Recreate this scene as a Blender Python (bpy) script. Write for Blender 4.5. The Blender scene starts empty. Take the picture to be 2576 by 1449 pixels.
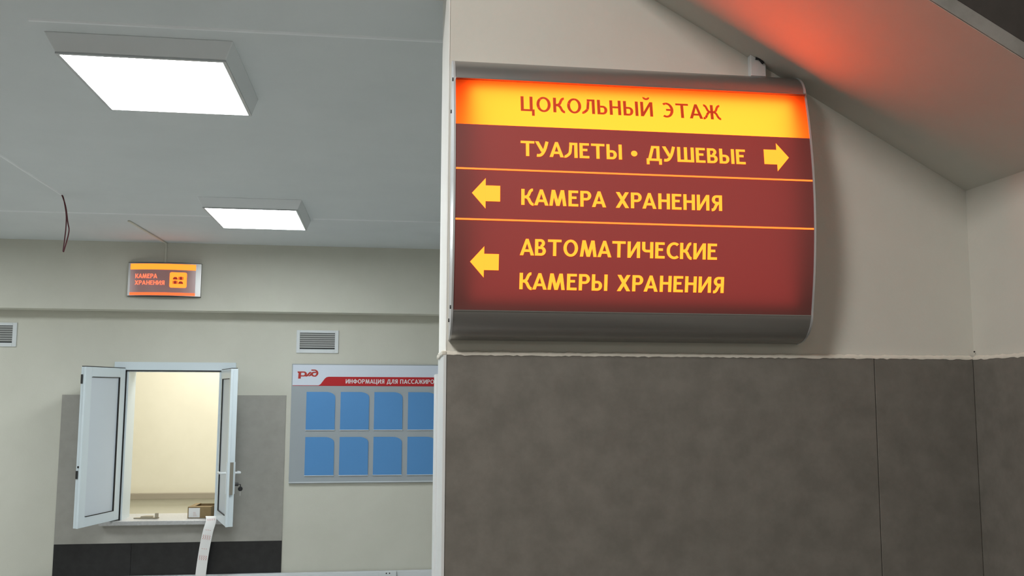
import bpy, math, random
from mathutils import Vector, Matrix
random.seed(7)
S = bpy.context.scene
COL = S.collection

# ------------------------------------------------------------------ camera, world, lights, exposure
cam_d = bpy.data.cameras.new('camera')
cam_d.sensor_width = 36.0
cam_d.lens = 36.0 * 2350 / 2576
cam_d.clip_start = 0.02
cam = bpy.data.objects.new('camera', cam_d)
COL.objects.link(cam)
PITCH, ROLL, YAW = [math.radians(a) for a in (6.346, 0.217, 7.77)]
fw = Vector((math.sin(YAW) * math.cos(PITCH), math.cos(YAW) * math.cos(PITCH), math.sin(PITCH)))
rt = Vector((math.cos(YAW), -math.sin(YAW), 0))
up = rt.cross(fw)
r2 = math.cos(ROLL) * rt + math.sin(ROLL) * up
u2 = -math.sin(ROLL) * rt + math.cos(ROLL) * up
M = Matrix((r2, u2, -fw)).transposed().to_4x4()
M.translation = (0, 0, 1.75)
cam.matrix_world = M
S.camera = cam

W = bpy.data.worlds.new('world')
S.world = W
W.use_nodes = True
W.node_tree.nodes['Background'].inputs[0].default_value = (0.75, 0.85, 1.0, 1)
W.node_tree.nodes['Background'].inputs[1].default_value = 0.05

S.view_settings.view_transform = 'Standard'
S.view_settings.look = 'None'
S.view_settings.gamma = 1.0
S.view_settings.exposure = 0.0

LAMP_COL = (0.93, 0.985, 1.0)
LAMP_L = 27.0          # radiance of a lit ceiling panel

def area(name, loc, sx, sy, power, col, rot=(0, 0, 0), spread=None):
    d = bpy.data.lights.new(name, 'AREA')
    d.shape = 'RECTANGLE'; d.size = sx; d.size_y = sy; d.energy = power; d.color = col
    if spread: d.spread = spread
    o = bpy.data.objects.new(name, d)
    o.location = loc; o.rotation_euler = rot
    COL.objects.link(o)
    return o

CEIL = 2.942
P_LAMP = LAMP_L * math.pi * 0.55 * 0.62
# the rest of the hall's ceiling panels, beyond the frame
HIGH = 4.1          # ceiling of the stairwell in front of the sign
area('stairwell_lamp', (-1.2, 0.3, HIGH - 0.05), 0.7, 0.7, 125.0, (1.0, 0.945, 0.885))
area('stairwell_lamp', (-1.2, -3.0, HIGH - 0.05), 0.9, 0.9, 30.0, (1.0, 0.945, 0.885))
for yy in (6.27, 3.55):
    area('hall_lamp', (-3.75, yy, CEIL - 0.06), 0.55, 0.62, P_LAMP, LAMP_COL)
# ceiling lamp of the room behind the service window
area('office_lamp', (-1.6, 9.25, 2.86), 1.2, 1.2, 56.0, (1.0, 0.96, 0.88))

# ------------------------------------------------------------------ materials
def mat(name, col, rough=0.6, metal=0.0, spec=0.5, emit=None, estr=0.0, coat=0.0):
    m = bpy.data.materials.new(name)
    m.use_nodes = True
    b = m.node_tree.nodes['Principled BSDF']
    b.inputs['Base Color'].default_value = (*col, 1)
    b.inputs['Roughness'].default_value = rough
    b.inputs['Metallic'].default_value = metal
    b.inputs['Specular IOR Level'].default_value = spec
    b.inputs['Coat Weight'].default_value = coat
    if emit:
        b.inputs['Emission Color'].default_value = (*emit, 1)
        b.inputs['Emission Strength'].default_value = estr
    return m

def mottled(name, c1, c2, scale=6.0, rough=0.6, detail=6.0, spec=0.5, bump=0.0, bscale=60.0, mid=(0.35, 0.65)):
    m = mat(name, c1, rough, spec=spec)
    nt = m.node_tree
    b = nt.nodes['Principled BSDF']
    tc = nt.nodes.new('ShaderNodeTexCoord')
    n = nt.nodes.new('ShaderNodeTexNoise')
    n.inputs['Scale'].default_value = scale; n.inputs['Detail'].default_value = detail
    n.inputs['Roughness'].default_value = 0.65
    r = nt.nodes.new('ShaderNodeValToRGB')
    r.color_ramp.elements[0].color = (*c1, 1); r.color_ramp.elements[1].color = (*c2, 1)
    r.color_ramp.elements[0].position = mid[0]; r.color_ramp.elements[1].position = mid[1]
    nt.links.new(tc.outputs['Object'], n.inputs['Vector'])
    nt.links.new(n.outputs['Fac'], r.inputs['Fac'])
    nt.links.new(r.outputs['Color'], b.inputs['Base Color'])
    if bump:
        n2 = nt.nodes.new('ShaderNodeTexNoise'); n2.inputs['Scale'].default_value = bscale
        n2.inputs['Detail'].default_value = 3
        bp = nt.nodes.new('ShaderNodeBump'); bp.inputs['Strength'].default_value = bump
        bp.inputs['Distance'].default_value = 0.002
        nt.links.new(tc.outputs['Object'], n2.inputs['Vector'])
        nt.links.new(n2.outputs['Fac'], bp.inputs['Height'])
        nt.links.new(bp.outputs['Normal'], b.inputs['Normal'])
    return m

def film(name, refl, trans, rough=0.4, mix=0.5, spec=0.4):
    """printed acrylic sheet: part of the light behind it comes through"""
    m = mat(name, refl, rough, spec=spec)
    nt = m.node_tree
    b = nt.nodes['Principled BSDF']; out = nt.nodes['Material Output']
    t = nt.nodes.new('ShaderNodeBsdfTranslucent')
    t.inputs['Color'].default_value = (*trans, 1)
    mx = nt.nodes.new('ShaderNodeMixShader'); mx.inputs[0].default_value = mix
    nt.links.new(b.outputs[0], mx.inputs[1]); nt.links.new(t.outputs[0], mx.inputs[2])
    nt.links.new(mx.outputs[0], out.inputs['Surface'])
    return m

MT = dict(
    wall=mottled('cream_paint', (0.65, 0.645, 0.565), (0.68, 0.675, 0.595), 3, 0.85, bump=0.25, bscale=90),
    wall_front=mottled('warm_white_paint', (0.63, 0.63, 0.58), (0.66, 0.66, 0.61), 3, 0.85, bump=0.25, bscale=90),
    ceiling=mottled('white_ceiling_paint', (0.67, 0.715, 0.725), (0.70, 0.745, 0.755), 2, 0.9, bump=0.2),
    office=mottled('yellow_cream_paint', (0.76, 0.74, 0.625), (0.79, 0.77, 0.655), 3, 0.85),
    floor=mottled('grey_floor_tile', (0.56, 0.56, 0.54), (0.62, 0.61, 0.59), 4, 0.4),
    floor_low=mottled('low_bounce_floor', (0.10, 0.098, 0.09), (0.13, 0.127, 0.118), 4, 0.4),
    tile=mottled('grey_brown_stoneware', (0.160, 0.153, 0.137), (0.205, 0.195, 0.176), 15, 0.55, 10.0, 0.35, bump=0.15),
    tile_back=mottled('grey_stoneware', (0.35, 0.34, 0.305), (0.39, 0.38, 0.345), 9, 0.6, 8.0),
    plinth=mottled('black_granite', (0.010, 0.010, 0.011), (0.024, 0.024, 0.025), 14, 0.35, 9.0, mid=(0.4, 0.85)),
    string=mottled('dark_stringer', (0.035, 0.03, 0.028), (0.05, 0.042, 0.04), 12, 0.5, 8.0),
    corner=mottled('lit_end_face', (0.84, 0.85, 0.83), (0.88, 0.89, 0.87), 5, 0.8),
    edge_dim=mottled('dimmed_slab_edge', (0.24, 0.235, 0.22), (0.31, 0.30, 0.285), 12, 0.95),
    plaster=mottled('filler', (0.64, 0.62, 0.55), (0.72, 0.70, 0.63), 30, 0.95),
    white_pl=mat('white_plastic', (0.72, 0.76, 0.78), 0.35),
    pvc=mat('white_pvc', (0.72, 0.81, 0.86), 0.3),
    panel=mat('white_sandwich_panel', (0.66, 0.73, 0.80), 0.4),
    gasket=mat('black_rubber', (0.012, 0.012, 0.013), 0.6),
    lampbox=mat('white_enamel', (0.84, 0.88, 0.90), 0.45),
    diffuser=mat('opal_diffuser', (0.9, 0.9, 0.9), 0.4, emit=LAMP_COL, estr=LAMP_L),
    alu=mat('brushed_aluminium', (0.36, 0.355, 0.35), 0.36, 0.85),
    cap=mat('silver_end_cap', (0.56, 0.58, 0.60), 0.35, 0.4),
    steel=mat('steel', (0.55, 0.55, 0.53), 0.35, 0.9),
    darkmetal=mat('dark_metal', (0.05, 0.05, 0.05), 0.5, 0.5),
    inside=mat('matt_black', (0.02, 0.02, 0.02), 0.9, spec=0.0),
    header=film('orange_film', (0.30, 0.06, 0.01), (0.95, 0.067, 0.0047), 0.3, 0.85, 0.3),
    brown=film('brown_film', (0.29, 0.108, 0.099), (0.030, 0.0023, 0.0021), 0.45, 0.5, 0.8),
    letter=mat('lit_yellow_film', (0.4, 0.1, 0.02), 0.5, emit=(1.0, 0.235, 0.0145), estr=2.5),
    rule=mat('lit_orange_film', (0.4, 0.1, 0.02), 0.5, emit=(1.0, 0.17, 0.02), estr=2.0),
    title=mat('red_brown_film', (0.35, 0.04, 0.01), 0.5, emit=(0.50, 0.04, 0.007), estr=0.6),
    small_strip=mat('lit_amber_film', (0.4, 0.1, 0.02), 0.5, emit=(1.0, 0.165, 0.012), estr=2.6),
    small_red=mat('lit_red_film', (0.4, 0.08, 0.04), 0.5, emit=(1.0, 0.16, 0.075), estr=1.7),
    small_low=mat('lit_vermilion_film', (0.4, 0.08, 0.04), 0.5, emit=(1.0, 0.11, 0.02), estr=1.6),
    small_brown=mat('grey_brown_film', (0.40, 0.25, 0.25), 0.25, spec=0.7, emit=(0.6, 0.1, 0.08), estr=0.06),
    icon_dark=mat('maroon_film', (0.25, 0.03, 0.02), 0.5, emit=(0.4, 0.02, 0.005), estr=0.5),
    board=mat('grey_blue_board', (0.40, 0.445, 0.475), 0.22, spec=0.6),
    board_white=mat('white_print', (0.74, 0.81, 0.92), 0.25),
    board_red=mat('red_print', (0.52, 0.015, 0.022), 0.3),
    white_ink=mat('white_ink', (0.80, 0.78, 0.80), 0.5),
    logo_red=mat('logo_red', (0.46, 0.03, 0.02), 0.4),
    pocket=mat('blue_acrylic_pocket', (0.105, 0.315, 0.66), 0.3, spec=0.5),
    clear_edge=mat('acrylic_edge', (0.75, 0.80, 0.83), 0.2),
    vent_slat=mat('grey_slat', (0.42, 0.43, 0.42), 0.4),
    vent_dark=mat('vent_void', (0.02, 0.022, 0.025), 0.9),
    paper=mat('white_paper', (0.80, 0.80, 0.79), 0.8),
    red_ink=mat('red_ink', (0.55, 0.16, 0.15), 0.8),
    card=mottled('cardboard', (0.24, 0.165, 0.075), (0.27, 0.19, 0.09), 20, 0.85),
    sill=mottled('speckled_stone', (0.42, 0.42, 0.42), (0.52, 0.52, 0.52), 60, 0.35),
    lock=mat('lock_plate', (0.34, 0.32, 0.27), 0.4, 0.5),
    wire=mat('red_wire', (0.12, 0.022, 0.03), 0.5),
    scrap=mat('beige_scrap', (0.40, 0.35, 0.26), 0.8),
    beige=mat('beige_trunking', (0.34, 0.31, 0.25), 0.6),
)

# ------------------------------------------------------------------ builders
ROOTLOC = {}
class MB:
    def __init__(self): self.v = []; self.f = []
    def add(self, vs, fs):
        n = len(self.v); self.v += [tuple(p) for p in vs]; self.f += [tuple(i + n for i in f) for f in fs]
        return self
    def box(self, x0, x1, y0, y1, z0, z1):
        vs = [(x, y, z) for z in (z0, z1) for y in (y0, y1) for x in (x0, x1)]
        return self.add(vs, [(0, 2, 3, 1), (4, 5, 7, 6), (0, 1, 5, 4), (2, 6, 7, 3), (0, 4, 6, 2), (1, 3, 7, 5)])
    def frustum(self, bot, top):
        """two rectangles (x0,x1,y0,y1,z)"""
        vs = []
        for x0, x1, y0, y1, z in (bot, top): vs += [(x0, y0, z), (x1, y0, z), (x1, y1, z), (x0, y1, z)]
        return self.add(vs, [(3, 2, 1, 0), (4, 5, 6, 7), (0, 1, 5, 4), (1, 2, 6, 5), (2, 3, 7, 6), (3, 0, 4, 7)])
    def poly(self, pts): return self.add(pts, [tuple(range(len(pts)))])
    def prism(self, pts, d):
        """closed polygon extruded by vector d"""
        n = len(pts); d = Vector(d)
        vs = [Vector(p) for p in pts] + [Vector(p) + d for p in pts]
        fs = [tuple(range(n))[::-1], tuple(range(n, 2 * n))] + [(i, (i + 1) % n, n + (i + 1) % n, n + i) for i in range(n)]
        return self.add(vs, fs)
    def tube(self, pts, r, n=10):
        pts = [Vector(p) for p in pts]; rings = []
        for i, p in enumerate(pts):
            t = (pts[min(i + 1, len(pts) - 1)] - pts[max(i - 1, 0)]).normalized()
            a = t.orthogonal().normalized() if i == 0 else (rings[-1][1] - t * rings[-1][1].dot(t)).normalized()
            rings.append((p, a, t.cross(a)))
        vs = [p + r * (math.cos(2 * math.pi * k / n) * a + math.sin(2 * math.pi * k / n) * b) for p, a, b in rings for k in range(n)]
        fs = [(i * n + k, i * n + (k + 1) % n, (i + 1) * n + (k + 1) % n, (i + 1) * n + k) for i in range(len(pts) - 1) for k in range(n)]
        fs += [tuple(range(n))[::-1], tuple(range((len(pts) - 1) * n, len(pts) * n))]
        return self.add(vs, fs)
    def ball(self, c, r, sc=(1, 1, 1), seg=12, rings=8):
        vs = []; fs = []
        for i in range(rings + 1):
            th = math.pi * i / rings
            for k in range(seg):
                ph = 2 * math.pi * k / seg
                vs.append((c[0] + r * sc[0] * math.sin(th) * math.cos(ph), c[1] + r * sc[1] * math.sin(th) * math.sin(ph), c[2] + r * sc[2] * math.cos(th)))
        for i in range(rings):
            for k in range(seg):
                fs.append((i * seg + k, (i + 1) * seg + k, (i + 1) * seg + (k + 1) % seg, i * seg + (k + 1) % seg))
        return self.add(vs, fs)
    def build(self, name, m, parent=None, smooth=False, bevel=0.0, label=None, auto=False):
        off = ROOTLOC.get(parent.name, Vector((0, 0, 0))) if parent else Vector((0, 0, 0))
        vs = [Vector(p) - off for p in self.v]
        me = bpy.data.meshes.new(name)
        me.from_pydata(vs, [], self.f)
        me.materials.append(m)
        me.validate()
        o = bpy.data.objects.new(name, me)
        COL.objects.link(o)
        if parent: o.parent = parent
        if smooth:
            for p in me.polygons: p.use_smooth = True
        if auto:      # smooth along the curve, crisp at real edges
            for p in me.polygons: p.use_smooth = True
            me.set_sharp_from_angle(angle=math.radians(35))
        if bevel:
            bv = o.modifiers.new('bevel', 'BEVEL'); bv.width = bevel; bv.segments = 2; bv.limit_method = 'ANGLE'
        ROOTLOC[o.name] = off
        if label: o['label'] = label
        return o

def tag(o, label, cat, group=None):
    o['label'] = label; o['category'] = cat
    if group: o['group'] = group
    return o
def thing(name, loc, label, cat, group=None):
    o = bpy.data.objects.new(name, None); o.location = loc; o.empty_display_size = 0.1
    COL.objects.link(o); ROOTLOC[o.name] = Vector(loc)
    return tag(o, label, cat, group)
def struct(o):
    o['kind'] = 'structure'
    return o
def sroot(name, loc):
    o = bpy.data.objects.new(name, None); o.location = loc; COL.objects.link(o)
    ROOTLOC[o.name] = Vector(loc); o['kind'] = 'structure'
    return o

# ------------------------------------------------------------------ lettering (own stroke alphabet, cap height 1)
def R(x0, y0, x1, y1): return [(x0, y0), (x1, y0), (x1, y1), (x0, y1)]
def D(xa, ya, xb, yb, h): return [(xa - h / 2, ya), (xa + h / 2, ya), (xb + h / 2, yb), (xb - h / 2, yb)]
def ring(cx, cy, rx, ry, a0, a1, t, s, n=20):
    """elliptical stroke, t thick at the sides and s thick at top and bottom, one quad per step"""
    out = []
    for i in range(n):
        q = []
        for a, inner in ((i, 0), (i + 1, 0), (i + 1, 1), (i, 1)):
            an = math.radians(a0 + (a1 - a0) * a / n)
            q.append((cx + (rx - t * inner) * math.cos(an), cy + (ry - s * inner) * math.sin(an)))
        out.append(q)
    return out
def spline(pts, w, n=6):
    """stroke of width w along a Catmull-Rom curve"""
    P = [pts[0]] + list(pts) + [pts[-1]]
    c = []
    for i in range(1, len(P) - 2):
        p0, p1, p2, p3 = P[i - 1], P[i], P[i + 1], P[i + 2]
        for k in range(n):
            t = k / n
            c.append(tuple(0.5 * ((2 * p1[j]) + (-p0[j] + p2[j]) * t + (2 * p0[j] - 5 * p1[j] + 4 * p2[j] - p3[j]) * t * t + (-p0[j] + 3 * p1[j] - 3 * p2[j] + p3[j]) * t ** 3) for j in (0, 1)))
    c.append(pts[-1])
    L = []; Rr = []
    for i, p in enumerate(c):
        a = c[max(i - 1, 0)]; b = c[min(i + 1, len(c) - 1)]
        dx, dy = b[0] - a[0], b[1] - a[1]; l = math.hypot(dx, dy) or 1
        nx, ny = -dy / l * w / 2, dx / l * w / 2
        L.append((p[0] + nx, p[1] + ny)); Rr.append((p[0] - nx, p[1] - ny))
    return [[L[i], Rr[i], Rr[i + 1], L[i + 1]] for i in range(len(c) - 1)]

def glyph(ch, t, s):
    """(width, polygons)"""
    h = t / 2
    def soft(x):      # bowl of the soft sign with its stem at x
        return [R(x, 0, x + t, 1), R(x + t, 0, x + .34, s), R(x + t, .60 - s, x + .34, .60)] + ring(x + .34, .30, .27, .30, -90, 90, t, s)
    def karm(x, d, w=None):   # the two curved arms of K and Zh
        w = w or t * .88
        up_ = [(x, .50), (x + d * .14, .515), (x + d * .25, .60), (x + d * .31, .74), (x + d * .37, .87), (x + d * .45, .945), (x + d * .52, .95)]
        dn = [(x, .50), (x + d * .15, .485), (x + d * .26, .40), (x + d * .33, .26), (x + d * .40, .13), (x + d * .49, .055), (x + d * .56, .05)]
        return spline(up_, w) + spline(dn, w)
    if ch == ' ': return .34, []
    if ch == 'Т': return .80, [R(0, 1 - s, .80, 1), R(.40 - h, 0, .40 + h, 1 - s)]
    if ch == 'А': return .84, [[(0, 0), (t * 1.06, 0), (.42 + t * .42, 1), (.42 - t * .42, 1)], [(.84 - t * 1.06, 0), (.84, 0), (.42 + t * .42, 1), (.42 - t * .42, 1)], R(.17, .21, .67, .21 + s)]
    if ch == 'У': return .80, [D(h * 1.1, 1, .45, .32, t * 1.1)] + spline([(.80 - h, 1.0), (.58, .52), (.44, .22), (.32, .10), (.20, .07), (.10, .08)], t * .95)
    if ch == 'Л': return .78, [R(.78 - t, 0, .78, 1), R(.30, 1 - s, .78, 1)] + spline([(.30 + h, 1.0), (.27 + h, .62), (.22 + h, .30), (.15, .12), (.06, .07), (.0, .08)], t * .88)
    if ch == 'Д': return .92, [R(.80 - t, s, .80, 1), R(.30, 1 - s, .80, 1), D(.10 + h, s, .34 + h * .7, 1, t), R(.0, 0, .92, s), R(0, -.24, t * .9, s), R(.92 - t * .9, -.24, .92, s)]
    if ch == 'Е': return .58, [R(0, 0, t, 1), R(t, 0, .58, s), R(t, 1 - s, .57, 1), R(t, .47, .47, .47 + s)]
    if ch == 'Ы': return .92, soft(0) + [R(.92 - t, 0, .92, 1)]
    if ch == 'Ь': return .61, soft(0)
    if ch == 'Ш': return 1.02, [R(0, 0, t, 1), R(.51 - h, 0, .51 + h, 1), R(1.02 - t, 0, 1.02, 1), R(0, 0, 1.02, s)]
    if ch == 'В': return .64, [R(0, 0, t, 1), R(t, 0, .36, s), R(t, .56 - s, .36, .56), R(t, 1 - s, .32, 1)] + ring(.36, .28, .28, .28, -90, 90, t, s) + ring(.32, .75 + .005, .26, .25, -90, 90, t * .95, s)
    if ch == 'К': return .70, [R(0, 0, t, 1)] + karm(t * .8, 1.0)
    if ch == 'Ж': return 1.06, [R(.53 - h, 0, .53 + h, 1)] + karm(.53, 1.0, t * .8) + [[(1.06 - p[0], p[1]) for p in q] for q in karm(.53, 1.0, t * .8)]
    if ch == 'М': return 1.00, [D(h * 1.0, 0, .235, 1, t), D(1.0 - h, 0, .765, 1, t), D(.235, 1, .50, .0, t * 1.02), D(.765, 1, .50, .0, t * 1.02)]
    if ch == 'Р': return .64, [R(0, 0, t, 1), R(t, 1 - s, .36, 1), R(t, .40, .36, .40 + s)] + ring(.36, .70, .28, .30, -90, 90, t, s)
    if ch == 'Х': return .78, [D(h * 1.1, 0, .78 - h * 1.2, 1, t * 1.15), D(.78 - h * 1.1, 0, h * 1.2, 1, t * 1.15)]
    if ch == 'Н': return .70, [R(0, 0, t, 1), R(.70 - t, 0, .70, 1), R(t, .46, .70 - t, .46 + s)]
    if ch == 'И': return .76, [R(0, 0, t, 1), R(.76 - t, 0, .76, 1), D(h * 1.0, 0, .76 - h, 1, t * .98)]
    if ch == 'Й': return .76, glyph('И', t, s)[1] + ring(.38, 1.33, .22, .20, 180, 360, t * .7, s)
    if ch == 'Я': return .66, [R(.66 - t, 0, .66, 1), R(.32, 1 - s, .66 - t, 1), R(.30, .42, .66 - t, .42 + s)] + ring(.32, .71, .28, .29, 90, 270, t, s) + spline([(.40, .48), (.30, .36), (.22, .18), (.13, .07), (.02, .06)], t * .9)
    if ch == 'О': return .86, ring(.43, .50, .43, .52, 0, 360, t, s, 40)
    if ch == 'С': return .70, ring(.46, .50, .46, .52, 52, 308, t, s, 30)
    if ch == 'Э': return .66, ring(.22, .50, .44, .52, -122, 122, t, s, 30) + [R(.20, .45, .66 - t, .45 + s)]
    if ch == 'Ч': return .68, [R(.68 - t, 0, .68, 1), R(.27, .36, .68 - t, .36 + s), R(0, .58, t, 1)] + ring(.27, .60, .27, .24, 180, 270, t, s)
    if ch == 'Ц': return .80, [R(0, 0, t, 1), R(.72 - t, 0, .72, 1), R(0, 0, .80 + t * .1, s), R(.80 - t * .75, -.30, .80 + t * .15, s)]
    if ch == 'Ф': return .96, [R(.48 - h, -.02, .48 + h, 1.02)] + ring(.48, .50, .48, .38, 0, 360, t, s, 32)
    if ch == 'П': return .74, [R(0, 0, t, 1), R(.74 - t, 0, .74, 1), R(0, 1 - s, .74, 1)]
    if ch == '•': return .34, [[(.17 + .19 * math.cos(k * math.pi / 12), .44 + .19 * math.sin(k * math.pi / 12)) for k in range(24)]]
    raise ValueError(ch)

def lettering(text, x0, x1, z0, z1, place, m, parent, t=.192, s=.155, gap=.115):
    """text filling x0..x1 with cap height z0..z1, one part per word; place(x, z, lift) gives the point on the carrying face"""
    adv = 0.0; words = [[]]
    for i, ch in enumerate(text):
        w, ps = glyph(ch, t, s)
        g = gap
        if ch == ' ': words.append([])
        if i + 1 < len(text):
            pair = ch + text[i + 1]
            if pair in ('АВ', 'АМ', 'МА', 'АЛ', 'РА', 'ТА', 'УА', 'АТ', 'КА', 'ТУ', 'ДУ', 'АЖ', 'АЦ', 'АС', 'ОЛ', 'ДЛ'): g = gap * .35
        words[-1] += [[(p[0] + adv, p[1]) for p in q] for q in ps]
        adv += w + g
    adv -= gap
    for wd in words:
        mb = MB()
        for j, q in enumerate(wd):
            mb.poly([place(x0 + (x1 - x0) * p[0] / adv, z0 + (z1 - z0) * p[1], (j % 9) * .00005) for p in q])
        mb.build('word', m, parent)

# ------------------------------------------------------------------ the setting
YF, TF = 2.462, 2.450          # painted face of the sign wall, tile face
XE = 0.162                     # end of the sign wall
XR = 1.664                     # right wall
YB = 8.0                       # back wall
OX0, OX1, OZ0, OZ1 = -2.075, -1.322, 0.70, 1.915   # service window opening

struct(MB().box(-7, 5, 2.2, 11.6, -0.1, 0).build('floor', MT['floor']))
struct(MB().box(-7, 5, -6, 2.2, -0.1, 0).build('floor_low_bounce', MT['floor_low']))  # unseen front floor, made dark to cut bounce light under the sign
c = MB()
c.box(-7, 5, 2.755, 8.05, CEIL, CEIL + 0.12).box(-7, 5, -6, 2.755, HIGH, HIGH + .12)
struct(c.build('ceiling', MT['ceiling']))
b = MB()
b.box(-7, OX0, YB, YB + .22, 0, CEIL).box(OX1, 5, YB, YB + .22, 0, CEIL)
b.box(OX0, OX1, YB, YB + .22, 0, OZ0 - .02).box(OX0, OX1, YB, YB + .22, OZ1 + .02, CEIL)
struct(b.build('wall_back', MT['wall']))
struct(MB().box(-7.1, -7, -6, YB, 0, HIGH).build('wall_left', MT['wall']))
struct(MB().box(-7, 5, -6.1, -6, 0, HIGH).build('wall_rear', MT['wall']))
w = MB().box(XE, 5, YF, 2.755, 0, HIGH).box(-7, XE, YF, 2.755, CEIL, HIGH)
struct(w.build('wall_front', MT['wall_front']))
struct(MB().box(XR, XR + .15, -6, YF, 0, HIGH).build('wall_right', MT['wall_front']))
struct(MB().box(4.9, 5, 2.755, YB, 0, CEIL).build('wall_side', MT['wall']))
# room behind the service window
o_ = MB().box(-4, 0.4, 10.5, 10.6, 0, 3).box(-4.1, -4, YB + .22, 10.6, 0, 3).box(0.4, 0.5, YB + .22, 10.6, 0, 3).box(-4.1, 0.5, YB + .22, 10.6, 2.9, 3)
struct(o_.build('wall_office', MT['office']))
struct(MB().box(-4, .4, 10.44, 10.5, .612, .672).build('trim_6', MT['beige'], bevel=.004))

# bulkhead along the back wall
struct(MB().box(-7, 5, YB - .2, YB, 2.394, CEIL).build('trim_1', MT['wall']))
# underside of the stairs: sloping slab over the sign wall
def soff(x): return 2.853 - .5626 * (x - .743)
s_ = MB()
YS0 = 1.832
xa, xb = 0.50, 2.4
s_.prism([(xa, YS0, soff(xa)), (xb, YS0, soff(xb)), (xb, YS0, soff(xb) + .06), (xa, YS0, soff(xa) + .06)], (0, YF - YS0, 0))
struct(s_.build('trim_2', MT['wall_front']))
s_ = MB()
s_.prism([(xa, YS0 - .004, soff(xa) + .040), (xb, YS0 - .004, soff(xb) + .040), (xb, YS0 - .004, 3.2), (xa, YS0 - .004, 3.2)], (0, .05, 0))
struct(s_.build('trim_3', MT['string']))  # dark face above the slab edge
s_ = MB()
s_.prism([(xa, YS0 - .003, soff(xa) + .001), (xb, YS0 - .003, soff(xb) + .001), (xb, YS0 - .003, soff(xb) + .040), (xa, YS0 - .003, soff(xa) + .040)], (0, .003, 0))
struct(s_.build('trim_12', MT['edge_dim']))  # strip added in a darker tone to dim lamplight on the slab edge

# stoneware wainscot of the sign wall (joint at x = 1.354) and of the right wall
TZ = 1.848
t_ = MB()
t_.box(XE - .004, 1.3535, TF, YF, .65, TZ).box(1.3555, XR - .012, TF, YF, .65, TZ)
t_.box(XE - .004, 1.3535, TF, YF, 0, .648).box(1.3555, XR - .012, TF, YF, 0, .648)
struct(t_.build('baseboard_front', MT['tile'], bevel=.0012))
t_ = MB()
for k in range(6):
    t_.box(XR - .012, XR, TF - 1.2 * (k + 1) + .002, TF - 1.2 * k, .65, TZ)
struct(t_.build('baseboard_right', MT['tile'], bevel=.0012))
# uneven line of filler along the top of the tiles
f_ = MB()
def ragged(pts_fn, n, seed):
    rnd = random.Random(seed)
    prof = []
    for i in range(n + 1):
        a = i / n
        prof.append((pts_fn(a), .0015 + .0030 * rnd.random() ** 2, .007 + .004 * rnd.random()))
    return prof
pr = ragged(lambda a: (XE - .002 + a * (XR - .012 - XE), 0), 150, 3)
for (p0, d0, h0), (p1, d1, h1) in zip(pr[:-1], pr[1:]):
    f_.add([(p0[0], TF - .001, TZ - d0), (p1[0], TF - .001, TZ - d1), (p1[0], TF - .0008, TZ + .004), (p0[0], TF - .0008, TZ + .004), (p0[0], YF - .001, TZ + h0), (p1[0], YF - .001, TZ + h1)],
           [(0, 1, 2, 3), (3, 2, 5, 4)])
pr = ragged(lambda a: (0, TF - a * 1.4), 110, 5)
for (p0, d0, h0), (p1, d1, h1) in zip(pr[:-1], pr[1:]):
    x = XR - .012
    f_.add([(x - .001, p0[1], TZ - d0), (x - .001, p1[1], TZ - d1), (x - .0008, p1[1], TZ + .004), (x - .0008, p0[1], TZ + .004), (XR - .001, p0[1], TZ + h0), (XR - .001, p1[1], TZ + h1)],
           [(0, 1, 2, 3), (3, 2, 5, 4)])
struct(f_.build('trim_4', MT['plaster'], smooth=True))
# white cladding on the end of the sign wall, below the paint, with a broken filler edge on top
struct(MB().box(XE - .0025, XE, YF - .002, 2.757, 1.852, CEIL).build('trim_11', MT['corner']))  # upper end face whitened in its colour to stand for strong lamp light
e_ = MB()
e_.box(XE - .008, XE, TF - .003, 2.69, 0, 1.852).box(XE - .013, XE, 2.69, 2.80, 0, 1.800)
struct(e_.build('trim_5', MT['white_pl'], bevel=.001))
k_ = MB()
rnd = random.Random(11)
top_ = [(TF - .004 + i * .0205, 1.853 + .007 * rnd.random()) for i in range(13)]
bot_ = [(y, 1.846 - .006 * rnd.random()) for y, z in top_[::-1]]
k_.prism([(XE - .012, y, z) for y, z in top_ + bot_], (.012, 0, 0))
struct(k_.build('trim_7', MT['plaster'], bevel=.003))

# tiled field round the service window: grey upper tiles, black plinth
PX0, PX1 = -2.560, -0.798
pz0, pz1, pzm = .302, 1.714, .537
q = MB()
yt = YB - .012
q.box(PX0, OX0 - .005, yt, YB, pzm, pz1).box(OX1 + .005, PX1, yt, YB, pzm, pz1).box(OX0 - .005, OX1 + .005, yt, YB, pzm, OZ0 - .02)
struct(q.build('trim_8', MT['tile_back']))
q = MB()
for x0, x1 in ((PX0, -1.973), (-1.971, -1.383), (-1.381, PX1)):
    q.box(x0, x1, yt, YB, pz0 - .3, pzm)
struct(q.build('trim_9', MT['plinth'], bevel=.001))

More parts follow.
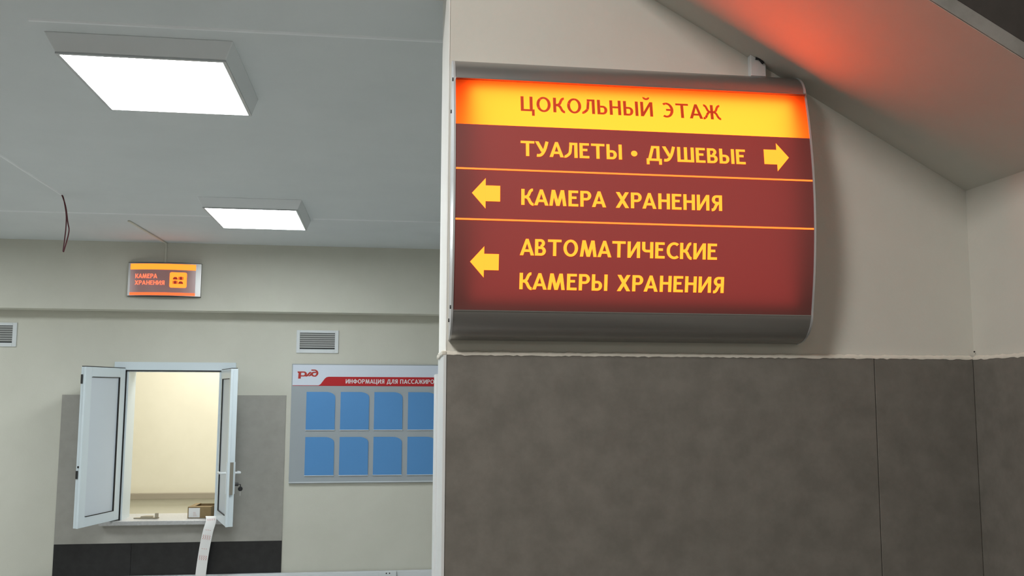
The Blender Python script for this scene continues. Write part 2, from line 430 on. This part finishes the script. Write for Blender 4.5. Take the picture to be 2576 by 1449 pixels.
# ------------------------------------------------------------------ service window
win = sroot('window_1', (OX0, YB, OZ0))
fr = MB()
fr.box(-2.168, -1.210, YB - .022, YB + .05, OZ1, OZ1 + .066)
fr.box(OX0 - .012, OX0 + .02, YB - .012, YB + .22, OZ0, OZ1).box(OX1 - .02, OX1 + .012, YB - .012, YB + .22, OZ0, OZ1)
fr.box(OX0, OX1, YB + .05, YB + .22, OZ1 - .012, OZ1 + .02)
frame = fr.build('window_frame', MT['pvc'], win, bevel=.003)
g = MB()
g.box(OX0 - .004, OX0 + .006, YB - .020, YB - .006, OZ0 + .01, OZ1).box(OX0, OX1, YB - .020, YB - .006, OZ1 - .010, OZ1 + .002)
g.build('gasket', MT['gasket'], frame)
sl = MB().box(-2.215, -1.19, YB - .075, YB + .40, OZ0 - .018, OZ0 + .017)
sl.build('window_sill', MT['sill'], win, bevel=.006)

def sash(hinge, free, nsign, z0, z1, tk, glass_name, gside):
    """one leaf: visible face from hinge to free edge, thickness away from the visible side"""
    H = Vector((*hinge, 0)); F = Vector((*free, 0))
    u = (F - H).normalized(); wdt = (F - H).length
    n = Vector((u.y, -u.x, 0)) * nsign       # towards the viewer's side of the leaf
    def P(a, d, z): return H + u * a - n * d + Vector((0, 0, z))
    def slab(mb, a0, a1, d0, d1, zz0, zz1):
        vs = [P(a, d, z) for z in (zz0, zz1) for d in (d0, d1) for a in (a0, a1)]
        return mb.add(vs, [(0, 2, 3, 1), (4, 5, 7, 6), (0, 1, 5, 4), (2, 6, 7, 3), (0, 4, 6, 2), (1, 3, 7, 5)])
    b_ = .075
    m = MB()
    slab(m, 0, b_, 0, tk, z0, z1); slab(m, wdt - b_, wdt, 0, tk, z0, z1)
    slab(m, b_, wdt - b_, 0, tk, z0, z0 + b_); slab(m, b_, wdt - b_, 0, tk, z1 - b_, z1)
    slab(m, wdt - .004, wdt + .010, -.004, tk * .30, z0, z1)       # overlapping lip of the free stile
    sh = m.build('sash', MT['pvc'], win, bevel=.002)
    pm = MB(); slab(pm, b_ - .004, wdt - b_ + .004, .008, tk - .008, z0 + b_ - .004, z1 - b_ + .004)
    pm.build(glass_name, MT['panel'], sh)
    gm = MB()
    slab(gm, b_ - .002, b_ + .008, -.0012, .009, z0 + b_, z1 - b_)
    slab(gm, b_, wdt - b_ - .01, -.0012, .009, z1 - b_ - .003, z1 - b_ + .002)
    slab(gm, b_, wdt - b_ - .01, -.0012, .009, z0 + b_ - .002, z0 + b_ + .003)
    gm.build('gasket', MT['gasket'], sh)
    tm = MB(); slab(tm, .0, wdt, .004, tk - .004, z1, z1 + .006)
    tm.build('gasket', MT['gasket'], sh)
    return sh, P, slab, wdt
shL, PL, slabL, wL = sash((-2.077, 7.975), (-2.230, 7.470), -1, .727, 1.928, .042, 'panel', 1)
m = MB()
slabL(m, wL + .001, wL + .006, .026, .040, 1.80, 1.87); slabL(m, wL + .001, wL + .006, .024, .040, 1.09, 1.15); slabL(m, wL + .001, wL + .006, .012, .03, 1.17, 1.185)
m.build('latch', MT['darkmetal'], shL)
shR, PR, slabR, wR = sash((-1.325, 7.975), (-1.166, 7.470), 1, .722, 1.920, .052, 'panel', 1)
m = MB(); slabR(m, wR + .010, wR + .0125, .014, .040, .962, 1.206)
m.build('lock_plate', MT['lock'], shR)
m = MB()
slabR(m, wR - .052, wR - .022, -.008, 0, .965, 1.205)
slabR(m, wR - .052, wR - .022, .052, .060, .965, 1.205)
hz = 1.122
for sg, d0 in ((-1, 0.0), (1, .052)):
    d1 = d0 + sg * .045
    m.tube([PR(wR - .037, d0, hz), PR(wR - .037, d1, hz), PR(wR - .06, d1 + sg * .004, hz), PR(wR - .155, d1 + sg * .004, hz - .003)], .0095)
m.build('handle', MT['white_pl'], shR)
m = MB()
m.tube([PR(wR - .037, .052, 1.035), PR(wR - .037, .088, 1.035)], .013, 14)
m.tube([PR(wR - .037, -.004, 1.035), PR(wR - .037, 0, 1.035)], .009, 12)
m.build('lock_cylinder', MT['darkmetal'], shR)

kb = PR(wR - .037, .104, 1.0)
key = thing('key', tuple(kb), 'black headed key hanging from lock cylinder of the right window leaf', 'key')
hd = MB()
hd.ball((kb.x, kb.y, kb.z), .018, (1, .35, 1))
hd.tube([PR(wR - .037, .086, 1.035), PR(wR - .037, .104, 1.033), tuple(kb)], .004, 6)
hd.build('key_head', MT['gasket'], key, smooth=True)
MB().box(kb.x - .004, kb.x + .004, kb.y - .0012, kb.y + .0012, kb.z - .052, kb.z - .014).build('key_blade', MT['steel'], key)

# ------------------------------------------------------------------ things on the sill
bxr = thing('cardboard_box', (-1.47, 8.16, OZ0 + .017), 'small open brown cardboard box with white sticker on the service window sill', 'box')
ca = math.radians(-4)
def BP(a, b_, z):
    ox, oy = -1.562, 8.055
    return (ox + a * math.cos(ca) - b_ * math.sin(ca), oy + a * math.sin(ca) + b_ * math.cos(ca), OZ0 + .0172 + z)
def bslab(mb, a0, a1, b0, b1, z0, z1):
    vs = [BP(a, b_, z) for z in (z0, z1) for b_ in (b0, b1) for a in (a0, a1)]
    return mb.add(vs, [(0, 2, 3, 1), (4, 5, 7, 6), (0, 1, 5, 4), (2, 6, 7, 3), (0, 4, 6, 2), (1, 3, 7, 5)])
m = MB(); bw, bd, bh, th = .185, .26, .088, .004
bslab(m, 0, bw, 0, th, 0, bh); bslab(m, 0, bw, bd - th, bd, 0, bh); bslab(m, 0, th, th, bd - th, 0, bh); bslab(m, bw - th, bw, th, bd - th, 0, bh); bslab(m, th, bw - th, th, bd - th, 0, th)
m.build('box_body', MT['card'], bxr)
m = MB(); bslab(m, .0, bw, .0, .065, bh, bh + .003); bslab(m, 0, .04, .065, bd, bh, bh + .003)
m.build('flap', MT['card'], bxr)
m = MB(); bslab(m, .008, .098, -.0012, -.0002, .006, bh - .006)
m.build('sticker', MT['paper'], bxr, label='white paper sticker')
m = MB()
for k in range(4): bslab(m, .045 + .0, .045 + .03 - k * .004, -.0018, -.0013, .018 + k * .010, .0195 + k * .010)
m.build('print', MT['red_ink'], bxr)

sc = thing('scrap', (-1.87, 8.08, OZ0 + .017), 'beige scrap with an upturned end lying on the left of the window sill', 'scrap')
m = MB()
zs = OZ0 + .0172
m.prism([(-1.985, 8.06, zs), (-1.80, 8.03, zs), (-1.79, 8.09, zs), (-1.90, 8.13, zs)], (0, 0, .010))
m.prism([(-1.93, 8.05, zs + .010), (-1.83, 8.045, zs + .010), (-1.84, 8.10, zs + .010), (-1.90, 8.11, zs + .010)], (.004, 0, .012))
m.build('flat_piece', MT['scrap'], sc, bevel=.002)
MB().box(-1.815, -1.792, 8.04, 8.075, zs + .010, zs + .046).build('upturned_end', MT['scrap'], sc, bevel=.004)

# printed paper strip hanging over the sill
tp = thing('paper_strip', (-1.36, 7.85, .60), 'long white paper strip printed with red marks hanging over the window sill', 'paper strip')
cl = [(-1.378, 8.046, .7195), (-1.372, 8.015, .730), (-1.365, 7.98, .741), (-1.356, 7.945, .735), (-1.351, 7.912, .706), (-1.362, 7.872, .645), (-1.376, 7.855, .555), (-1.389, 7.848, .45), (-1.401, 7.846, .33), (-1.410, 7.85, .20), (-1.416, 7.86, .05)]
def cr(pts, n=8):
    P = [pts[0]] + pts + [pts[-1]]; out = []
    for i in range(1, len(P) - 2):
        for k in range(n):
            t = k / n
            out.append(Vector([0.5 * ((2 * P[i][j]) + (-P[i - 1][j] + P[i + 1][j]) * t + (2 * P[i - 1][j] - 5 * P[i][j] + 4 * P[i + 1][j] - P[i + 2][j]) * t * t + (-P[i - 1][j] + 3 * P[i][j] - 3 * P[i + 1][j] + P[i + 2][j]) * t ** 3) for j in range(3)]))
    out.append(Vector(pts[-1])); return out
C_ = cr(cl)
def strip_frame(i):
    a = C_[max(i - 1, 0)]; b_ = C_[min(i + 1, len(C_) - 1)]
    t = (b_ - a).normalized()
    wv = Vector((1, 0.0, 0)); wv = (wv - t * wv.dot(t)).normalized()
    nn = wv.cross(t).normalized()
    if nn.y > 0: nn = -nn
    return wv, nn
m = MB(); HW = .040
vs = []
for i, p in enumerate(C_):
    wv, nn = strip_frame(i)
    for k, d in ((-1, 0), (1, 0), (1, .0006), (-1, .0006)): vs.append(p + wv * HW * k - nn * d)
fs = []
for i in range(len(C_) - 1):
    for k in range(4): fs.append((i * 4 + k, i * 4 + (k + 1) % 4, (i + 1) * 4 + (k + 1) % 4, (i + 1) * 4 + k))
m.add(vs, fs).build('paper', MT['paper'], tp, smooth=False)
for ctr, cnt, hgt in ((29, 4, .020), (40, 3, .006), (45, 4, .036), (52, 3, .006), (57, 4, .036), (67, 3, .006), (72, 4, .036)):
    if ctr >= len(C_): continue
    m = MB()
    p = C_[ctr]; wv, nn = strip_frame(ctr); tv = (C_[ctr + 1] - C_[ctr - 1]).normalized()
    for k in range(cnt):
        cx = (-.026 + k * .0165) if cnt == 4 else (-.016 + k * .016)
        if cnt == 4:     # ragged "E"-like glyphs
            pts = [(cx - .005, -hgt / 2), (cx + .004, -hgt / 3), (cx - .003, -hgt / 8), (cx + .005, hgt / 8), (cx - .003, hgt / 3), (cx + .004, hgt / 2)]
            for (a0, b0), (a1, b1) in zip(pts[:-1], pts[1:]):
                q4 = [p + wv * (a0 - .0016) + tv * b0, p + wv * (a0 + .0016) + tv * b0, p + wv * (a1 + .0016) + tv * b1, p + wv * (a1 - .0016) + tv * b1]
                m.poly([v + nn * .0018 for v in q4])
        else:
            q4 = [p + wv * (cx - .005) + tv * .0012, p + wv * (cx + .004) + tv * .0012, p + wv * (cx + .004) - tv * .0012, p + wv * (cx - .005) - tv * .0012]
            m.poly([v + nn * .0018 for v in q4])
    m.build('printed_marks', MT['red_ink'], tp)

# ------------------------------------------------------------------ ceiling light panels
def lamp(x0, x1, y0, y1, label):
    t = thing('ceiling_light', ((x0 + x1) / 2, (y0 + y1) / 2, CEIL), label, 'ceiling light', 'square ceiling light panels')
    zb = CEIL - .058
    m = MB().frustum((x0 - .012, x1 + .012, y0 - .012, y1 + .012, zb), (x0 - .040, x1 + .040, y0 - .045, y1 - .02, CEIL))
    m.build('housing', MT['lampbox'], t, bevel=.003)
    m = MB()
    e = .012
    m.box(x0 - e, x1 + e, y0 - e, y0, zb - .006, zb).box(x0 - e, x1 + e, y1, y1 + e, zb - .006, zb).box(x0 - e, x0, y0, y1, zb - .006, zb).box(x1, x1 + e, y0, y1, zb - .006, zb)
    m.build('frame', MT['cap'], t)
    MB().box(x0, x1, y0, y1, zb - .005, zb - .001).build('diffuser', MT['diffuser'], t)
    return t
lamp(-1.107, -.572, 3.235, 3.86, 'large glowing square ceiling light panel in the foreground, nearer the camera')
lamp(-1.122, -.568, 5.93, 6.64, 'smaller looking glowing ceiling light panel farther back, beside the lit red sign')

# thin white ducts on the ceiling
def duct(name, pts, w_, label, group='thin ceiling cable ducts'):
    """mini trunking between consecutive points on the ceiling"""
    m = MB()
    for (xa_, ya_), (xb_, yb_) in zip(pts[:-1], pts[1:]):
        d = Vector((xb_ - xa_, yb_ - ya_)).normalized(); nn = Vector((-d.y, d.x)) * w_ / 2
        hh = .0045
        m.prism([(xa_ + nn.x, ya_ + nn.y, CEIL), (xa_ + nn.x * .45, ya_ + nn.y * .45, CEIL - hh), (xa_ - nn.x * .45, ya_ - nn.y * .45, CEIL - hh), (xa_ - nn.x, ya_ - nn.y, CEIL)], (xb_ - xa_, yb_ - ya_, 0))
    o = m.build(name, MT['lampbox'])
    return tag(o, label, 'cable duct', group)
duct('cable_duct', [(-1.16, 3.095), (XE + 2.5, 3.075)], .024, 'thin white cable duct crossing the ceiling in front of the nearer light panel')
duct('cable_duct', [(-.505, 6.535), (2.5, 6.50)], .018, 'thin white ceiling duct running right from the farther light panel')
duct('cable_duct', [(-5.5, 6.60), (-1.175, 6.54)], .018, 'thin white ceiling duct running left from the farther light panel')
duct('cable_duct', [(-1.945, 4.0), (-1.978, 5.955)], .018, 'thin ceiling duct ending at the hanging red wires')
m = MB()
d = .009
m.prism([(-1.80 - d, 6.80, CEIL), (-1.80 + d, 6.80, CEIL), (-1.766 + d, 7.80, CEIL), (-1.766 - d, 7.80, CEIL)], (0, 0, -.010))
m.box(-1.766 - d, -1.766 + d, 7.79, 7.80, 2.76, CEIL)
tag(m.build('cable_duct', MT['wall'], bevel=.002), 'thin duct dropping from the ceiling to the small lit luggage sign', 'cable duct', 'thin ceiling cable ducts')

wr = thing('electric_wire', (-1.972, 5.955, CEIL), 'dark red wires dangling from the end of a ceiling duct', 'wire')
m = MB().tube(cr([(-1.974, 5.95, 2.937), (-1.965, 5.945, 2.92), (-1.944, 5.94, 2.86), (-1.928, 5.94, 2.77), (-1.918, 5.94, 2.72), (-1.926, 5.94, 2.66), (-1.945, 5.945, 2.585)], 6), .0042, 6)
m.build('strand', MT['wire'], wr, smooth=True)
m = MB().tube(cr([(-1.974, 5.958, 2.937), (-1.962, 5.952, 2.91), (-1.943, 5.95, 2.82), (-1.940, 5.95, 2.74), (-1.944, 5.95, 2.66), (-1.949, 5.95, 2.59)], 6), .0042, 6)
m.build('strand', MT['wire'], wr, smooth=True)

# ------------------------------------------------------------------ back wall: vents, board, trunking, socket
def vent(x0, x1, z0, z1, ix0, ix1, iz0, iz1, label):
    t = thing('ventilation_grille', ((x0 + x1) / 2, YB, z0), label, 'vent', 'white ventilation grilles under the bulkhead')
    m = MB()
    y0 = YB - .012
    m.box(x0, ix0, y0, YB, z0, z1).box(ix1, x1, y0, YB, z0, z1).box(ix0, ix1, y0, YB, z0, iz0).box(ix0, ix1, y0, YB, iz1, z1)
    m.build('frame', MT['white_pl'], t, bevel=.002)
    MB().box(ix0, ix1, YB - .003, YB - .001, iz0, iz1).build('backing', MT['vent_dark'], t)
    n = 7; h = (iz1 - iz0 - .010) / n
    for k in range(n):
        zc_ = iz0 + .008 + (k + .45) * h
        m = MB().prism([(ix0, YB - .0035, zc_ + h * .36), (ix0, YB - .0045, zc_ + h * .42), (ix0, YB - .012, zc_ - h * .30), (ix0, YB - .011, zc_ - h * .38)], (ix1 - ix0, 0, 0))
        m.build('slat', MT['vent_slat'], t)
vent(-.728, -.382, 2.067, 2.258, -.701, -.412, 2.100, 2.236, 'white ventilation grille above the passenger information board')
vent(-3.28, -2.935, 2.096, 2.290, -3.253, -2.967, 2.128, 2.266, 'white ventilation grille cut by the left edge of the photo')

bd0, bd1, bz0, bz1 = -.757, .575, .994, 1.976
brd = thing('information_board', ((bd0 + bd1) / 2, YB, bz0), 'grey blue information board with red header band and blue pockets', 'notice board')
yb_ = YB - .022
MB().box(bd0, bd1, yb_, YB - .002, bz0, bz1).build('panel', MT['board'], brd, bevel=.003)
MB().box(bd0 + .008, bd1 - .008, yb_ - .0012, yb_ - .0002, 1.797, bz1 - .008).build('white_header', MT['board_white'], brd)
m = MB()
yy = yb_ - .0022
m.prism([(bd0 + .008, yy, 1.794), (bd1 - .008, yy, 1.794), (bd1 - .008, yy, 1.870), (-.455, yy, 1.870), (-.472, yy, 1.866), (-.486, yy, 1.855), (-.520, yy, 1.808), (-.536, yy, 1.798), (bd0 + .008, yy, 1.798)], (0, .0008, 0))
m.build('red_band', MT['board_red'], brd)
lettering('ИНФОРМАЦИЯ ДЛЯ ПАССАЖИРОВ', -.314, .452, 1.815, 1.851, lambda x, z, l: (x, yy - .0008 - l, z), MT['white_ink'], brd, t=.20, s=.16, gap=.11)
# the railway mark: three linked slanting letters
m = MB()
def LG(u, v): return (-.712 + u * .172, yb_ - .0022, 1.853 + v * .075)
parts = []
parts += [[(.0, .80), (.03, .62), (.10, .62), (.10, .80)]]                                  # flag of the first letter
parts += [D(.105, .0, .125, .80, .125)] + [R(.12, .66, .32, .80), R(.15, .24, .32, .37)]
parts += ring(.31, .52, .145, .28, -90, 90, .105, .14, 14)
parts += spline([(.38, .29), (.46, .31), (.54, .53), (.64, .74)], .105)
parts += spline([(.53, .31), (.60, .34), (.68, .57), (.76, .72)], .095)
parts += ring(.82, .50, .18, .28, 55, 300, .10, .14, 18)
parts += ring(.80, .62, .20, .40, -62, 92, .10, .13, 18) + [R(.66, .88, .81, 1.02)]
for j, q in enumerate(parts): m.poly([(LG(*p)[0], LG(*p)[1] - (j % 9) * .00006, LG(*p)[2]) for p in q])
m.build('logo', MT['logo_red'], brd)
for r_, (z0, z1) in enumerate(((1.432, 1.744), (1.060, 1.372))):
    for cx in (-.632, -.352, -.074, .208):
        x0, x1 = cx, cx + .236
        m = MB()
        out = [(x0, z0), (x1, z0), (x1, z1 - .045)]
        out += [(x1 - .075 + .075 * math.cos(math.radians(a)), z1 - .045 + .045 * math.sin(math.radians(a))) for a in (20, 40, 60, 80)] + [(x1 - .08, z1), (x0, z1)]
        m.prism([(x, yb_ - .006, z) for x, z in out], (0, .0055, 0))
        pk = m.build('pocket', MT['pocket'], brd)
        MB().box(x0 - .002, x1 + .002, yb_ - .009, yb_ - .0002, z0 - .005, z0).build('pocket_edge', MT['clear_edge'], pk)
MB().box(bd0, bd1, yb_ - .006, yb_, bz0 + .006, bz0 + .013).build('bottom_rail', MT['clear_edge'], brd)

tr = thing('cable_trunking', (-1.2, YB, .18), 'white cable trunking running along the back wall below the window', 'cable trunking')
MB().box(-6.9, 4.8, YB - .055, YB - .0125, .17, .283).build('trunking_body', MT['white_pl'], tr, bevel=.004)
MB().box(-6.9, 4.8, YB - .059, YB - .055, .182, .271).build('trunking_lid', MT['white_pl'], tr, bevel=.0015)
sk = thing('power_socket', (.06, YB - .06, .23), 'white power socket on the trunking below the information board', 'socket')
MB().box(-.010, .135, YB - .075, YB - .0595, .155, .287).build('socket_plate', MT['white_pl'], sk, bevel=.004)
m = MB()
for x in (.052, .078): m.tube([(x, YB - .0765, .270), (x, YB - .0745, .270)], .0055, 10)
m.build('socket_holes', MT['gasket'], sk)

# ------------------------------------------------------------------ small lit luggage sign on the bulkhead
SX0, SX1, SZ0, SZ1 = -2.042, -1.478, 2.503, 2.768
SY = YB - .2
def sdep(x):      # horizontal bulge
    q = (x - (SX0 + SX1) / 2) / ((SX1 - SX0) / 2)
    return .028 + .042 * (1 - q * q)
sg = thing('luggage_sign', ((SX0 + SX1) / 2, SY, SZ0), 'small lit red luggage room sign on the bulkhead of the back wall', 'sign')
def sface(mb, x0, x1, z0, z1, off, n=24):
    for i in range(n):
        a, b_ = x0 + (x1 - x0) * i / n, x0 + (x1 - x0) * (i + 1) / n
        mb.poly([(a, SY - sdep(a) - off, z0), (b_, SY - sdep(b_) - off, z0), (b_, SY - sdep(b_) - off, z1), (a, SY - sdep(a) - off, z1)])
    return mb
prof = [(SX0, SY)] + [(SX0 + (SX1 - SX0) * i / 24, SY - sdep(SX0 + (SX1 - SX0) * i / 24)) for i in range(25)] + [(SX1, SY)]
MB().prism([(x, y, SZ0) for x, y in prof], (0, 0, SZ1 - SZ0)).build('housing', MT['alu'], sg, auto=True)
for z0, z1 in ((SZ0 - .004, SZ0), (SZ1, SZ1 + .004)):
    MB().prism([(x, y - .003 if y < SY else y, z0) for x, y in prof], (0, 0, z1 - z0)).build('end_cap', MT['darkmetal'], sg)
fx0, fx1 = SX0 + .018, SX1 - .040
sface(MB(), fx0, fx1, SZ0 + .006, SZ1 - .006, .001).build('face', MT['small_brown'], sg)
sface(MB(), fx0, fx1, 2.713, 2.760, .002).build('top_strip', MT['small_strip'], sg)
sface(MB(), fx0, fx1, 2.507, 2.529, .002).build('bottom_strip', MT['small_low'], sg)
spl = lambda x, z, l=0: (x, SY - sdep(x) - .0032 - l, z)
lettering('КАМЕРА', -1.982, -1.808, 2.643, 2.678, spl, MT['small_red'], sg, t=.18, s=.15)
lettering('ХРАНЕНИЯ', -1.984, -1.750, 2.590, 2.624, spl, MT['small_red'], sg, t=.18, s=.15)
def rrect(x0, x1, z0, z1, r):
    pts = []
    for cx, cz, a0 in ((x1 - r, z0 + r, -90), (x1 - r, z1 - r, 0), (x0 + r, z1 - r, 90), (x0 + r, z0 + r, 180)):
        for k in range(5):
            a = math.radians(a0 + 22.5 * k); pts.append((cx + r * math.cos(a), cz + r * math.sin(a)))
    return pts
ic = MB().poly([spl(*p) for p in rrect(-1.712, -1.583, 2.569, 2.693, .014)]).build('luggage_icon', MT['small_strip'], sg)
m = MB()
spi = lambda x, z: (x, SY - sdep(x) - .0046, z)
def bag(cx, cz):
    m.poly([spi(*p) for p in ((cx - .019, cz - .010), (cx + .019, cz - .010), (cx + .016, cz + .002), (cx + .008, cz + .010), (cx - .008, cz + .010), (cx - .016, cz + .002))])
def case(cx, cz):
    for a, b_ in ((-.018, -.013), (-.011, .011), (.013, .018)):
        m.poly([spi(cx + a, cz - .012), spi(cx + b_, cz - .012), spi(cx + b_, cz + .012), spi(cx + a, cz + .012)])
    m.poly([spi(cx - .007, cz + .014), spi(cx + .007, cz + .014), spi(cx + .007, cz + .016), spi(cx - .007, cz + .016)])
bag(-1.669, 2.645); case(-1.627, 2.645); case(-1.669, 2.612); bag(-1.627, 2.611)
m.build('bags', MT['icon_dark'], ic)

# ------------------------------------------------------------------ large lit direction sign
GX0, GX1, GZC = 0.172, 1.133, 2.262
def dep(z):
    q = abs(z - GZC)
    if q <= .30: return .131 - .395 * q * q
    if q >= .377: return 0.0
    return .0955 * math.sqrt(max(0, 1 - ((q - .30) / .077) ** 2))
HT, HB, BB = 2.562, 2.437, 1.956        # header top, header bottom, brown bottom
big = thing('direction_sign', ((GX0 + GX1) / 2, YF, 1.885), 'large curved lit red direction sign with orange header and yellow arrows', 'sign')
def gsurf(mb, x0, x1, z0, z1, off, nz=24, nx=1):
    zs_ = [z0 + (z1 - z0) * k / nz for k in range(nz + 1)]
    vs = [(x0 + (x1 - x0) * i / nx, YF - dep(z) - off, z) for z in zs_ for i in range(nx + 1)]
    fs = [(k * (nx + 1) + i, k * (nx + 1) + i + 1, (k + 1) * (nx + 1) + i + 1, (k + 1) * (nx + 1) + i) for k in range(nz) for i in range(nx)]
    return mb.add(vs, fs)
def zsamp(z0, z1):
    """heights along the profile, dense round its two rounded corners"""
    zz = {round(GZC + sg_ * (.30 + .077 * math.sin(math.radians(a))), 6) for sg_ in (-1, 1) for a in range(0, 91, 5)}
    zz |= {round(GZC + .30 * k / 16, 6) for k in range(-16, 17)} | {z0, z1}
    return sorted(z for z in zz if z0 <= z <= z1)
def shell(z0, z1, close_back):
    zs_ = zsamp(z0, z1)
    outer = [(YF - dep(z), z) for z in zs_]
    inner = [(YF - max(dep(z) - .004, 0), min(max(z, GZC - .372), GZC + .372)) for z in zs_]
    pts = outer + inner[::-1]
    return MB().prism([(GX0, y, z) for y, z in pts], (GX1 - GX0, 0, 0))
zsT = [HT, 2.639]
shell(HT, GZC + .377, True).build('top_housing', MT['alu'], big, auto=True)
shell(GZC - .377, BB, True).build('bottom_housing', MT['alu'], big, auto=True)
# small lips where the aluminium meets the face
for z in (HT, BB):
    if z == HT:
        MB().prism([(GX0, YF - dep(z) + .001, z), (GX0, YF - dep(z) - .012, z + .001), (GX0, YF - dep(z) - .012, z + .004), (GX0, YF - dep(z) + .001, z + .006)], (GX1 - GX0, 0, 0)).build('lip', MT['alu'], big)  # top lip added, pushed out to block header light near the wall
    else:
        gsurf(MB(), GX0, GX1, z - .0015, z + .0015, .0015, 2).build('lip', MT['alu'], big)
for x0, x1 in ((GX0 - .005, GX0), (GX1, GX1 + .005)):
    pts = [(YF - dep(z) - .0025, z) for z in zsamp(GZC - .377, GZC + .377)]
    pts = [(YF, 1.882)] + pts + [(YF, 2.642)]
    cap = MB().prism([(x0, y, z) for y, z in pts], (x1 - x0, 0, 0)).build('end_cap', MT['cap'], big, auto=True)
    if x0 < GX0:
        for y, z in ((YF - .085, 2.565), (YF - .03, 2.495), (YF - .085, 1.965), (YF - .03, 1.935)):
            MB().tube([(x0 - .003, y, z), (x0, y, z)], .005, 10).build('screw', MT['darkmetal'], cap)
# black liner so that light leaves only through the face
MB().box(GX0 + .001, GX1 - .001, YF - .004, YF - .001, 1.890, 2.634).build('back_plate', MT['inside'], big)
gsurf(MB(), GX0, GX1, HB, HT, 0, 14, 12).build('header_panel', MT['header'], big, smooth=True)
gsurf(MB(), GX0, GX1, BB, HB, 0, 40, 12).build('face_panel', MT['brown'], big, smooth=True)
PLC = lambda off: (lambda x, z, l=0: (x, YF - dep(z) - off - l, z))
LT = PLC(.0012)
lettering('ЦОКОЛЬНЫЙ ЭТАЖ', .342, .8855, 2.4795, 2.5215, LT, MT['title'], big, t=.185, s=.135, gap=.145)
for txt, x0, x1, z0, z1 in (('ТУАЛЕТЫ • ДУШЕВЫЕ', .340, .9465, 2.3555, 2.3965), ('КАМЕРА ХРАНЕНИЯ', .341, .877, 2.2265, 2.2680),
                            ('АВТОМАТИЧЕСКИЕ', .339, .8635, 2.0975, 2.1395), ('КАМЕРЫ ХРАНЕНИЯ', .340, .885, 2.0115, 2.0530)):
    lettering(txt, x0, x1, z0, z1, LT, MT['letter'], big)
for z in (2.317, 2.186):
    gsurf(MB(), GX0 + .001, GX1 - .001, z - .0023, z + .0023, .0012, 2, 1).build('divider_line', MT['rule'], big)
def arrow(cx0, cx1, zc_, dirn):
    L_ = cx1 - cx0; tipx, tail = (cx1, cx0) if dirn > 0 else (cx0, cx1)
    neck = tail + (tipx - tail) * .515
    pts = [(tail, zc_ - .0205), (neck, zc_ - .0205), (neck, zc_ - .0395), (tipx, zc_), (neck, zc_ + .0395), (neck, zc_ + .0205), (tail, zc_ + .0205)]
    m = MB()
    m.poly([LT(*p) for p in (pts[0], pts[1], pts[5], pts[6])]); m.poly([LT(*p) for p in (pts[2], pts[3], pts[4])])
    m.build('arrow', MT['letter'], big)
arrow(.999, 1.069, 2.379, 1)
arrow(.214, .2865, 2.2535, -1)
arrow(.212, .2855, 2.0785, -1)
# its light: one LED panel inside, set in from the edges and just behind the face
E_IN = 44.0
lx, lz = (GX1 - GX0) - .082, (2.538 - 1.985)
led = area('sign_led', ((GX0 + GX1) / 2, YF - .078, (2.538 + 1.985) / 2), lx, lz, E_IN * lx * lz, (1, 1, 1), (math.radians(-90), 0, 0))
led.parent = big
led.location = Vector(led.location) - ROOTLOC[big.name]

# duct stub from the sign up to the stair underside
m = MB()
x0, x1 = 1.012, 1.056
m.prism([(x0, YF, 2.640), (x1, YF, 2.640), (x1, YF, soff(x1) - .002), (x0 + .018, YF, soff(x0 + .018) - .0), (x0, YF, soff(x0) - .0)], (0, -.022, 0))
stub = m.build('cable_duct', MT['white_pl'], bevel=.001)
MB().tube([(1.026, YF - .023, soff(1.026) - .003), (1.036, YF - .026, soff(1.036) + .001), (1.048, YF - .024, soff(1.048) - .005)], .004, 8).build('dark_gap', MT['gasket'], stub, label='dark gap at the duct top')  # black blob put in for the dark gap above the duct
tag(stub, 'short white cable duct rising from the large sign to the stair underside', 'cable duct')

# specks: a hole in the filler at the corner, a pale chip on the right wall tile
MB().ball((XR - .006, YF - .012, 1.868), .0028, (1, .5, .8)).build('trim_10', MT['gasket'])
bpy.data.objects['trim_10']['kind'] = 'structure'
